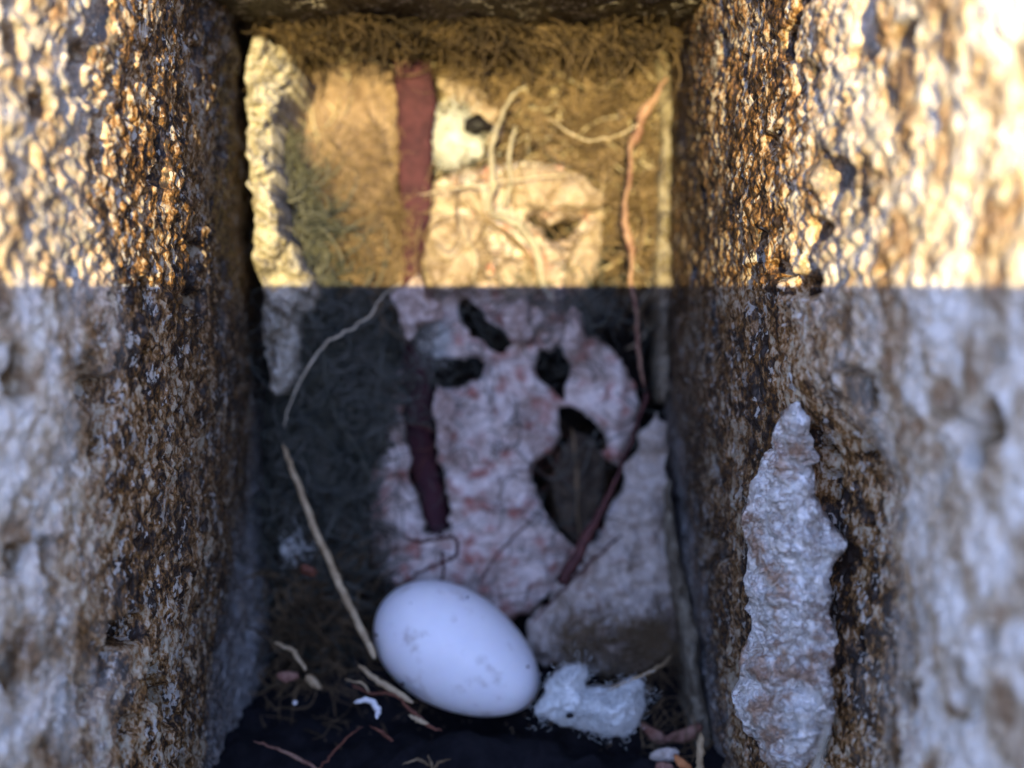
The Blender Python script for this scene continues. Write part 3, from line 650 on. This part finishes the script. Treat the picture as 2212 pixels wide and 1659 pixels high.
for k, (pp, lb) in enumerate((([(905, 420, 20.0), (1000, 405, 19.9), (1110, 390, 19.9), (1240, 372, 20.0)], 'thin pale hair lying level across the top of the blotched bark sheet'),
                ([(985, 360, 20.0), (982, 430, 19.9), (985, 520, 19.9), (965, 545, 19.9), (940, 520, 20.0)], 'fine hooked hair hanging below the white tuft by the black seed'),
                ([(990, 455, 20.0), (1010, 520, 19.9), (1030, 560, 19.9), (1022, 612, 20.0)], 'fine brown hair slanting down the middle of the upper bark sheet'),
                ([(908, 470, 19.9), (902, 520, 19.9), (896, 580, 19.9), (905, 640, 20.0)], 'grey hair running along the right edge of the maroon ribbon'),
                ([(1180, 250, 20.0), (1260, 300, 19.9), (1340, 290, 19.9), (1400, 250, 20.0)], 'tan hair looping through the brown fibres at upper right'))):
    stem('hair', pp, [0.008, 0.016, 0.014, 0.008], M[('pale_fibre', 'brown_fibre')[k % 2]], lb, 'hair')

# ------------------------------------------------------------------ down tufts
def tuft(name, outline, w, label, seed, dome=0.5, n=260, holes=(), ln=(0.2, 0.5), mat='down', rad=0.006):
    t = empty(name, (np.mean([p[0] for p in outline])/F*w-CX/F*w, (CY-max(p[1] for p in outline))/F*w, w))
    patch('down_clump', outline, w, M[mat], dome=dome, fall=26, thick=0.25, step=4, jit=5, noise=((24, 0.14), (9, 0.06)), parent=t, holes=holes)
    o = fibres('barbs', outline, w-dome*0.5, n, M[mat], seed=seed, rad=rad, length=ln, lift=(-0.1, 0.3), curl=0.6, parent=t); o['kind'] = 'stuff'
    return tag(t, label, 'down')
tuft('down_tuft', [(925, 300), (930, 255), (980, 240), (1020, 262), (1045, 300), (1040, 340), (1000, 335), (975, 352), (945, 345)], 21.0, 'white down tuft beside the round black hole near the top', 21, n=500, dome=0.45)
tuft('down_tuft', [(905, 705), (935, 690), (975, 700), (990, 730), (965, 765), (925, 775), (900, 745)], 21.2, 'bluish down tuft half hidden in the hollow under the middle of the ribbon', 22, dome=0.35, n=160, rad=0.005)
tuft('down_tuft', [(1150, 1540), (1166, 1520), (1180, 1500), (1178, 1474), (1206, 1448), (1246, 1432), (1272, 1450), (1262, 1486), (1292, 1492), (1330, 1488), (1362, 1470), (1392, 1462), (1396, 1500), (1392, 1540), (1372, 1580), (1335, 1590), (1268, 1582), (1210, 1566)],
     17.9, 'large white down tuft lying against the pointed end of the egg', 23, dome=0.55, n=1300, ln=(0.05, 0.17), rad=0.003)
tuft('down_tuft', [(600, 1175), (622, 1160), (650, 1172), (655, 1195), (625, 1205), (605, 1196)], 20.0, 'small white down tuft low against the left stone face', 24, dome=0.2, n=80, ln=(0.1, 0.3))

def ball(name, px, py, w, r, mat, label=None, cat=None, sc=(1, 1, 1), seed=3, parent=None, amp=0.12):
    N, Mm = 18, 24; V = []
    for i in range(N+1):
        for j in range(Mm):
            a, b = math.pi*i/N, 2*math.pi*j/Mm; V.append((math.sin(a)*math.cos(b), math.cos(a), math.sin(a)*math.sin(b)))
    V = np.array(V); d = 1+amp*fbm(V*1.8, 3, seed); V = V*d[:, None]*r*np.array(sc); c = np.array(U(px, py, w)); V = V+c
    f = np.array([[i*Mm+j, i*Mm+(j+1) % Mm, (i+1)*Mm+(j+1) % Mm, (i+1)*Mm+j] for i in range(N) for j in range(Mm)])
    o = mesh_obj(name, V, f, mat, parent)
    if label: tag(o, label, cat)
    return o
ball('seed', 1030, 270, 20.4, 0.22, M['seed'], 'round black seed stuck beside the top white down tuft', 'seed', sc=(1.15, 0.9, 0.6), amp=0.4)
ball('dropping', 1231, 1546, 17.32, 0.055, M['seed'], 'tiny dark speck on the large white down tuft', 'speck', sc=(1.2, 0.9, 0.6))

# ------------------------------------------------------------------ the egg
def egg():
    a, b, th, w = 194.0, 124.0, math.radians(-28), 19.0
    N, Mm = 64, 72; A, B = a/F*w, b/F*w; V = []
    for i in range(N+1):
        t = math.pi*i/N
        for j in range(Mm):
            p = 2*math.pi*j/Mm; x = math.cos(t); r = math.sin(t)*(1-0.13*x-0.02*x*x)
            V.append((A*x, B*r*math.cos(p), B*r*math.sin(p)))
    V = np.array(V); ya = math.radians(8)
    x, y, z = V.T; x, z = x*math.cos(ya)+z*math.sin(ya), -x*math.sin(ya)+z*math.cos(ya)
    V = np.stack([x*math.cos(th)-y*math.sin(th), x*math.sin(th)+y*math.cos(th), z], 1)
    c = np.array(U(988, 1405, w)); f = np.array([[i*Mm+j, i*Mm+(j+1) % Mm, (i+1)*Mm+(j+1) % Mm, (i+1)*Mm+j] for i in range(N) for j in range(Mm)])
    o = mesh_obj('egg', V+c, f, M['egg'])
    return tag(o, 'single white egg lying tilted on the black soil of the nest', 'egg')
eg = egg()
rg = np.random.RandomState(5)
for px, py, sx in ((830, 1450, 1.6), (1150, 1478, 1.5), (1140, 1440, 0.8), (870, 1478, 1.2), (1010, 1290, 0.7), (1090, 1500, 0.9), (888, 1305, 1.0), (896, 1348, 2.0), (812, 1372, 1.0), (905, 1352, 0.8)):
    w = 19.0-0.98*math.sqrt(max(0.05, 1-((px-988)/200)**2-((py-1405)/150)**2))
    ball('dirt_fleck', px, py, w-0.02, 0.03, M['void_dirt'], sc=(sx, 0.9, 0.35), parent=eg, seed=px)

# ------------------------------------------------------------------ stems, straws, twigs
stem('straw', [(612, 962, 19.4), (640, 1040, 19.2), (682, 1150, 19.0), (728, 1250, 18.7), (770, 1340, 18.5), (812, 1425, 18.3)], [0.045, 0.06, 0.075, 0.07, 0.06], M['straw'], 'long tan straw leaning down the left side to the egg', 'straw', flat=0.7)
stem('straw', [(775, 1440, 18.1), (830, 1480, 17.9), (892, 1518, 17.7)], [0.04, 0.065, 0.05], M['straw'], 'short thick tan straw under the left end of the egg', 'straw', flat=0.7)
stem('straw', [(592, 1388, 18.6), (630, 1402, 18.5), (645, 1425, 18.4), (662, 1448, 18.3)], [0.03, 0.045, 0.03], M['straw'], 'small bent straw scrap in the lower left by the left stone face', 'straw')
stem('straw', [(1516, 1585, 17.0), (1512, 1625, 16.8), (1510, 1672, 16.6)], [0.06, 0.065, 0.065], M['straw'], 'upright straw stub at the bottom by the right stone face', 'straw')
stem('straw', [(1310, 1492, 17.8), (1380, 1462, 17.9), (1425, 1440, 18.2), (1452, 1415, 18.6)], [0.02, 0.035, 0.02], M['straw'], 'thin curved straw lying on the large white down tuft', 'straw')
stem('grass_stalk', [(1788, 1560, 11.6), (1776, 1610, 11.4), (1760, 1675, 11.2)], [0.015, 0.04, 0.05], M['pale_stem'], 'pale grass stalk in front of the broken stone patch at the bottom', 'stalk')
stem('hair', [(868, 610, 19.6), (826, 640, 19.4), (800, 680, 19.3), (745, 718, 19.2), (700, 745, 19.2), (662, 800, 19.2), (632, 860, 19.3), (614, 925, 19.4)], [0.010, 0.018, 0.020, 0.012], M['pale_fibre'], 'long pale curved hair arching over the dark moss at left', 'hair')
stem('hair', [(700, 752, 19.6), (702, 820, 19.7), (722, 890, 19.8), (760, 950, 19.8), (800, 1030, 19.8)], [0.02, 0.022, 0.015], M['olive_fibre'], 'thin grey hair hanging through the dark moss at left', 'hair')
t = empty('forked_stem', U(1070, 600, 20.6))
stem('stalk', [(1140, 185, 20.3), (1108, 205, 20.2), (1082, 255, 20.1), (1062, 318, 20.0), (1062, 360, 20.0), (1066, 400, 20.0), (1056, 440, 20.1), (1070, 470, 20.2)], [0.02, 0.05, 0.075, 0.06], M['pale_stem'], parent=t)
stem('stalk', [(1115, 270, 20.3), (1100, 330, 20.2), (1102, 400, 20.2), (1090, 450, 20.2)], [0.03, 0.045, 0.05], M['pale_stem'], parent=t)
stem('rootlet', [(1065, 465, 20.1), (1110, 480, 20.1), (1145, 515, 20.1), (1165, 560, 20.2), (1172, 610, 20.3), (1195, 650, 20.4)], [0.08, 0.11, 0.09, 0.06], M['pale_stem'], parent=t)
stem('rootlet', [(1040, 470, 20.4), (1085, 500, 20.3), (1130, 540, 20.3), (1160, 600, 20.3)], [0.03, 0.06, 0.05], M['brown_fibre'], parent=t)
tag(t, 'pale forked stem crossing the upper bark sheet above the triangular hole', 'stem')
stem('twig', [(1440, 165, 19.9), (1412, 215, 20.0), (1388, 250, 20.0), (1378, 290, 20.0), (1362, 315, 20.0), (1362, 370, 20.0), (1352, 430, 20.0), (1350, 480, 20.0), (1364, 540, 20.0), (1362, 600, 20.0), (1372, 660, 20.1), (1378, 740, 20.2), (1392, 840, 20.2)],
     [0.03, 0.06, 0.13, 0.07, 0.11, 0.035, 0.05, 0.035, 0.075, 0.09, 0.035, 0.06, 0.03, 0.045, 0.03], M['orange_stem'], 'long orange brown twig running down beside the right stone face', 'twig')
stem('twig', [(1400, 845, 19.9), (1378, 910, 19.8), (1352, 985, 19.7), (1310, 1080, 19.6), (1268, 1160, 19.5), (1225, 1240, 19.4), (1212, 1262, 19.4)], [0.07, 0.03, 0.035, 0.06, 0.11, 0.13, 0.08], M['dark_stem'], 'dark thick ended twig crossing the large hole towards the egg', 'twig')
stem('twig', [(1165, 1108, 20.3), (1110, 1160, 20.2), (1065, 1210, 20.1), (1035, 1262, 20.1)], [0.015, 0.025, 0.02], M['dark_stem'], 'thin dark twig slanting over the blotched bark just above the egg', 'twig')
stem('twig', [(1345, 1155, 20.0), (1270, 1220, 19.9), (1200, 1290, 19.8), (1150, 1345, 19.6)], [0.02, 0.03, 0.02], M['dark_stem'], 'thin dark twig along the torn edge of the pale grey bark', 'twig')
stem('twig', [(548, 1600, 17.3), (610, 1622, 17.1), (650, 1642, 17.0), (700, 1672, 16.8)], [0.02, 0.035, 0.035], M['orange_stem'], 'orange brown twig at the bottom left corner of the soil', 'twig')
stem('twig', [(690, 1660, 17.0), (720, 1625, 17.2), (752, 1592, 17.3), (785, 1568, 17.4)], [0.025, 0.025, 0.01], M['red_stem'], 'thin dark red twig slanting up from the bottom edge of the soil', 'twig')
stem('twig', [(800, 1568, 17.4), (828, 1585, 17.3), (852, 1602, 17.2)], [0.015, 0.04, 0.02], M['red_stem'], 'tiny red brown twig scrap on black soil below the shell bit', 'twig')
t = empty('root', U(850, 1560, 17.8))
stem('rootlet', [(760, 1478, 17.95), (800, 1498, 17.9), (850, 1500, 17.8), (885, 1530, 17.7), (915, 1560, 17.6), (955, 1580, 17.5)], [0.02, 0.03, 0.025, 0.04, 0.015], M['red_stem'], parent=t)
stem('rootlet', [(745, 1468, 17.95), (780, 1475, 17.9), (800, 1498, 17.9)], [0.01, 0.02, 0.02], M['straw'], parent=t)
stem('rootlet', [(885, 1545, 17.6), (905, 1556, 17.55), (925, 1562, 17.5)], [0.02, 0.05, 0.02], M['straw'], parent=t)
tag(t, 'branched red root on the soil under the lower left of the egg', 'root')
t = empty('moss_sprig', U(930, 1659, 16.8))
for q in ([(870, 1650, 17.0), (905, 1642, 16.95), (930, 1655, 16.9)], [(925, 1630, 17.0), (932, 1650, 16.9), (938, 1675, 16.8)], [(975, 1640, 17.0), (950, 1645, 16.9), (936, 1662, 16.85)]):
    stem('sprig', q, [0.01, 0.03, 0.02], M['brown_fibre'], parent=t)
tag(t, 'small brown star shaped sprig at the bottom edge below the egg', 'sprig')
lf = patch('leaf', [(1240, 925), (1285, 950), (1310, 1010), (1300, 1080), (1262, 1160), (1240, 1180), (1205, 1120), (1190, 1050), (1205, 980)], lambda x, y: 21.1+0.15*np.abs(x-1245)/50, M['leaf'], thick=0.03, step=5, noise=((20, 0.07),), jit=5)
stem('midrib', [(1236, 925, 20.95), (1244, 1000, 20.9), (1248, 1080, 20.85), (1252, 1165, 20.85)], [0.02, 0.035, 0.02], M['brown_fibre'], parent=lf)
tag(lf, 'dark withered leaf with a pale midrib inside the large hole', 'leaf')

# ------------------------------------------------------------------ litter on the soil
def soil_w(px, py):       # depth of the level soil under a picture pixel, cm
    k = (CY-py)/F; return (-6.95-math.tan(PITCH)*17.8)/(k-math.tan(PITCH))
def chip(name, outline, mat, label, cat, group=None, lift=0.12, dome=0.06):
    cy = np.mean([p[1] for p in outline]); w = min(soil_w(0, max(p[1] for p in outline)), 18.6)-lift
    o = patch(name, outline, w, M[mat], dome=dome, fall=8, thick=0.06, step=3, jit=3, noise=((14, 0.05),), smoothn=1)
    return tag(o, label, cat, group)
g = 'bark chips by the right stone face'
chip('bark_chip', [(1378, 1560), (1400, 1565), (1440, 1590), (1452, 1612), (1425, 1612), (1395, 1590)], 'chip', 'red brown bark chip just right of the large down tuft', 'bark chip', g)
chip('bark_chip', [(1430, 1600), (1470, 1575), (1510, 1560), (1522, 1575), (1490, 1605), (1450, 1615)], 'chip', 'slanting grey brown chip touching the right stone face', 'bark chip', g)
chip('bark_chip', [(1395, 1632), (1430, 1615), (1470, 1620), (1462, 1645), (1420, 1658)], 'pale_paper', 'pale pinkish bark chip below the red brown one', 'bark chip', g, 0.3)
chip('bark_chip', [(1455, 1628), (1478, 1640), (1500, 1665), (1475, 1668), (1460, 1650)], 'chip_orange', 'bright orange bark chip near the bottom edge by the straw stub', 'bark chip', g, 0.35)
chip('bark_chip', [(1412, 1650), (1445, 1645), (1470, 1672), (1420, 1675)], 'chip', 'blotched red chip cut by the bottom edge left of the straw stub', 'bark chip', g, 0.35)
chip('bark_chip', [(655, 1455), (680, 1462), (700, 1490), (685, 1492), (662, 1475)], 'straw', 'tiny tan chip on the soil at lower left', 'bark chip', 'chips at lower left')
chip('bark_chip', [(590, 1455), (640, 1450), (650, 1468), (610, 1478)], 'chip', 'flat brown chip on the soil against the left stone face', 'bark chip', 'chips at lower left')
chip('bark_chip', [(650, 1215), (685, 1232), (676, 1250), (645, 1238)], 'red_stem', 'dull red bark scrap in the moss under the small down tuft', 'bark chip', 'chips at lower left')
stem('eggshell_bit', [(765, 1520, 17.55), (785, 1512, 17.5), (808, 1518, 17.5), (816, 1535, 17.45), (815, 1552, 17.4)], [0.03, 0.055, 0.06, 0.03], M['shell'], 'curled white shell bit on black soil left of the egg', 'shell', flat=0.4)
ball('grit', 637, 1518, 17.9, 0.045, M['shell'], 'single bright grit grain on the soil near the left stone face', 'grit')
def specks():
    rng = np.random.RandomState(9); parts = []
    base = [(math.sin(a)*math.cos(b), math.cos(a), math.sin(a)*math.sin(b)) for a in np.linspace(0, math.pi, 5) for b in np.linspace(0, 2*math.pi, 6, endpoint=False)]
    base = np.array(base); f = np.array([[i*6+j, i*6+(j+1) % 6, (i+1)*6+(j+1) % 6, (i+1)*6+j] for i in range(4) for j in range(6)])
    for k in range(120):
        px, py = rng.uniform(560, 1480), rng.uniform(1480, 1660)
        w = soil_w(px, py)-0.08
        c = np.array(U(px, py, w)); parts.append((base*rng.uniform(0.008, 0.024)*rng.uniform(0.6, 1.4, 3)+c, f))
    return join(parts)
v_, f_ = specks(); o = mesh_obj('soil_grit', v_, f_, M['brown_fibre']); tag(o, 'fine brown grit scattered over the black soil', 'grit', kind='stuff')
f_ = fibres('litter', [(560, 1420), (800, 1440), (900, 1540), (700, 1600), (560, 1560)], 18.2, 80, M['dark_brown_fibre'], seed=31, rad=0.012, length=(0.2, 0.9), lift=(0, 0.2), curl=0.3, depthfn=lambda x, y: np.array([min(soil_w(0, b), 19.0) for b in y])-0.05)
tag(f_, 'brownish plant litter on the dark soil left of the egg', 'litter', kind='stuff')
f_ = fibres('litter', [(1360, 1540), (1520, 1540), (1540, 1660), (1400, 1660)], 17.6, 110, M['brown_fibre'], seed=32, rad=0.012, length=(0.2, 0.7), lift=(0, 0.2), curl=0.3, depthfn=lambda x, y: np.array([min(soil_w(0, b), 19.0) for b in y])-0.05)
tag(f_, 'brownish plant litter among the bark chips at lower right', 'litter', kind='stuff')

for o in bpy.data.objects:
    if '_origin' in o: del o['_origin']
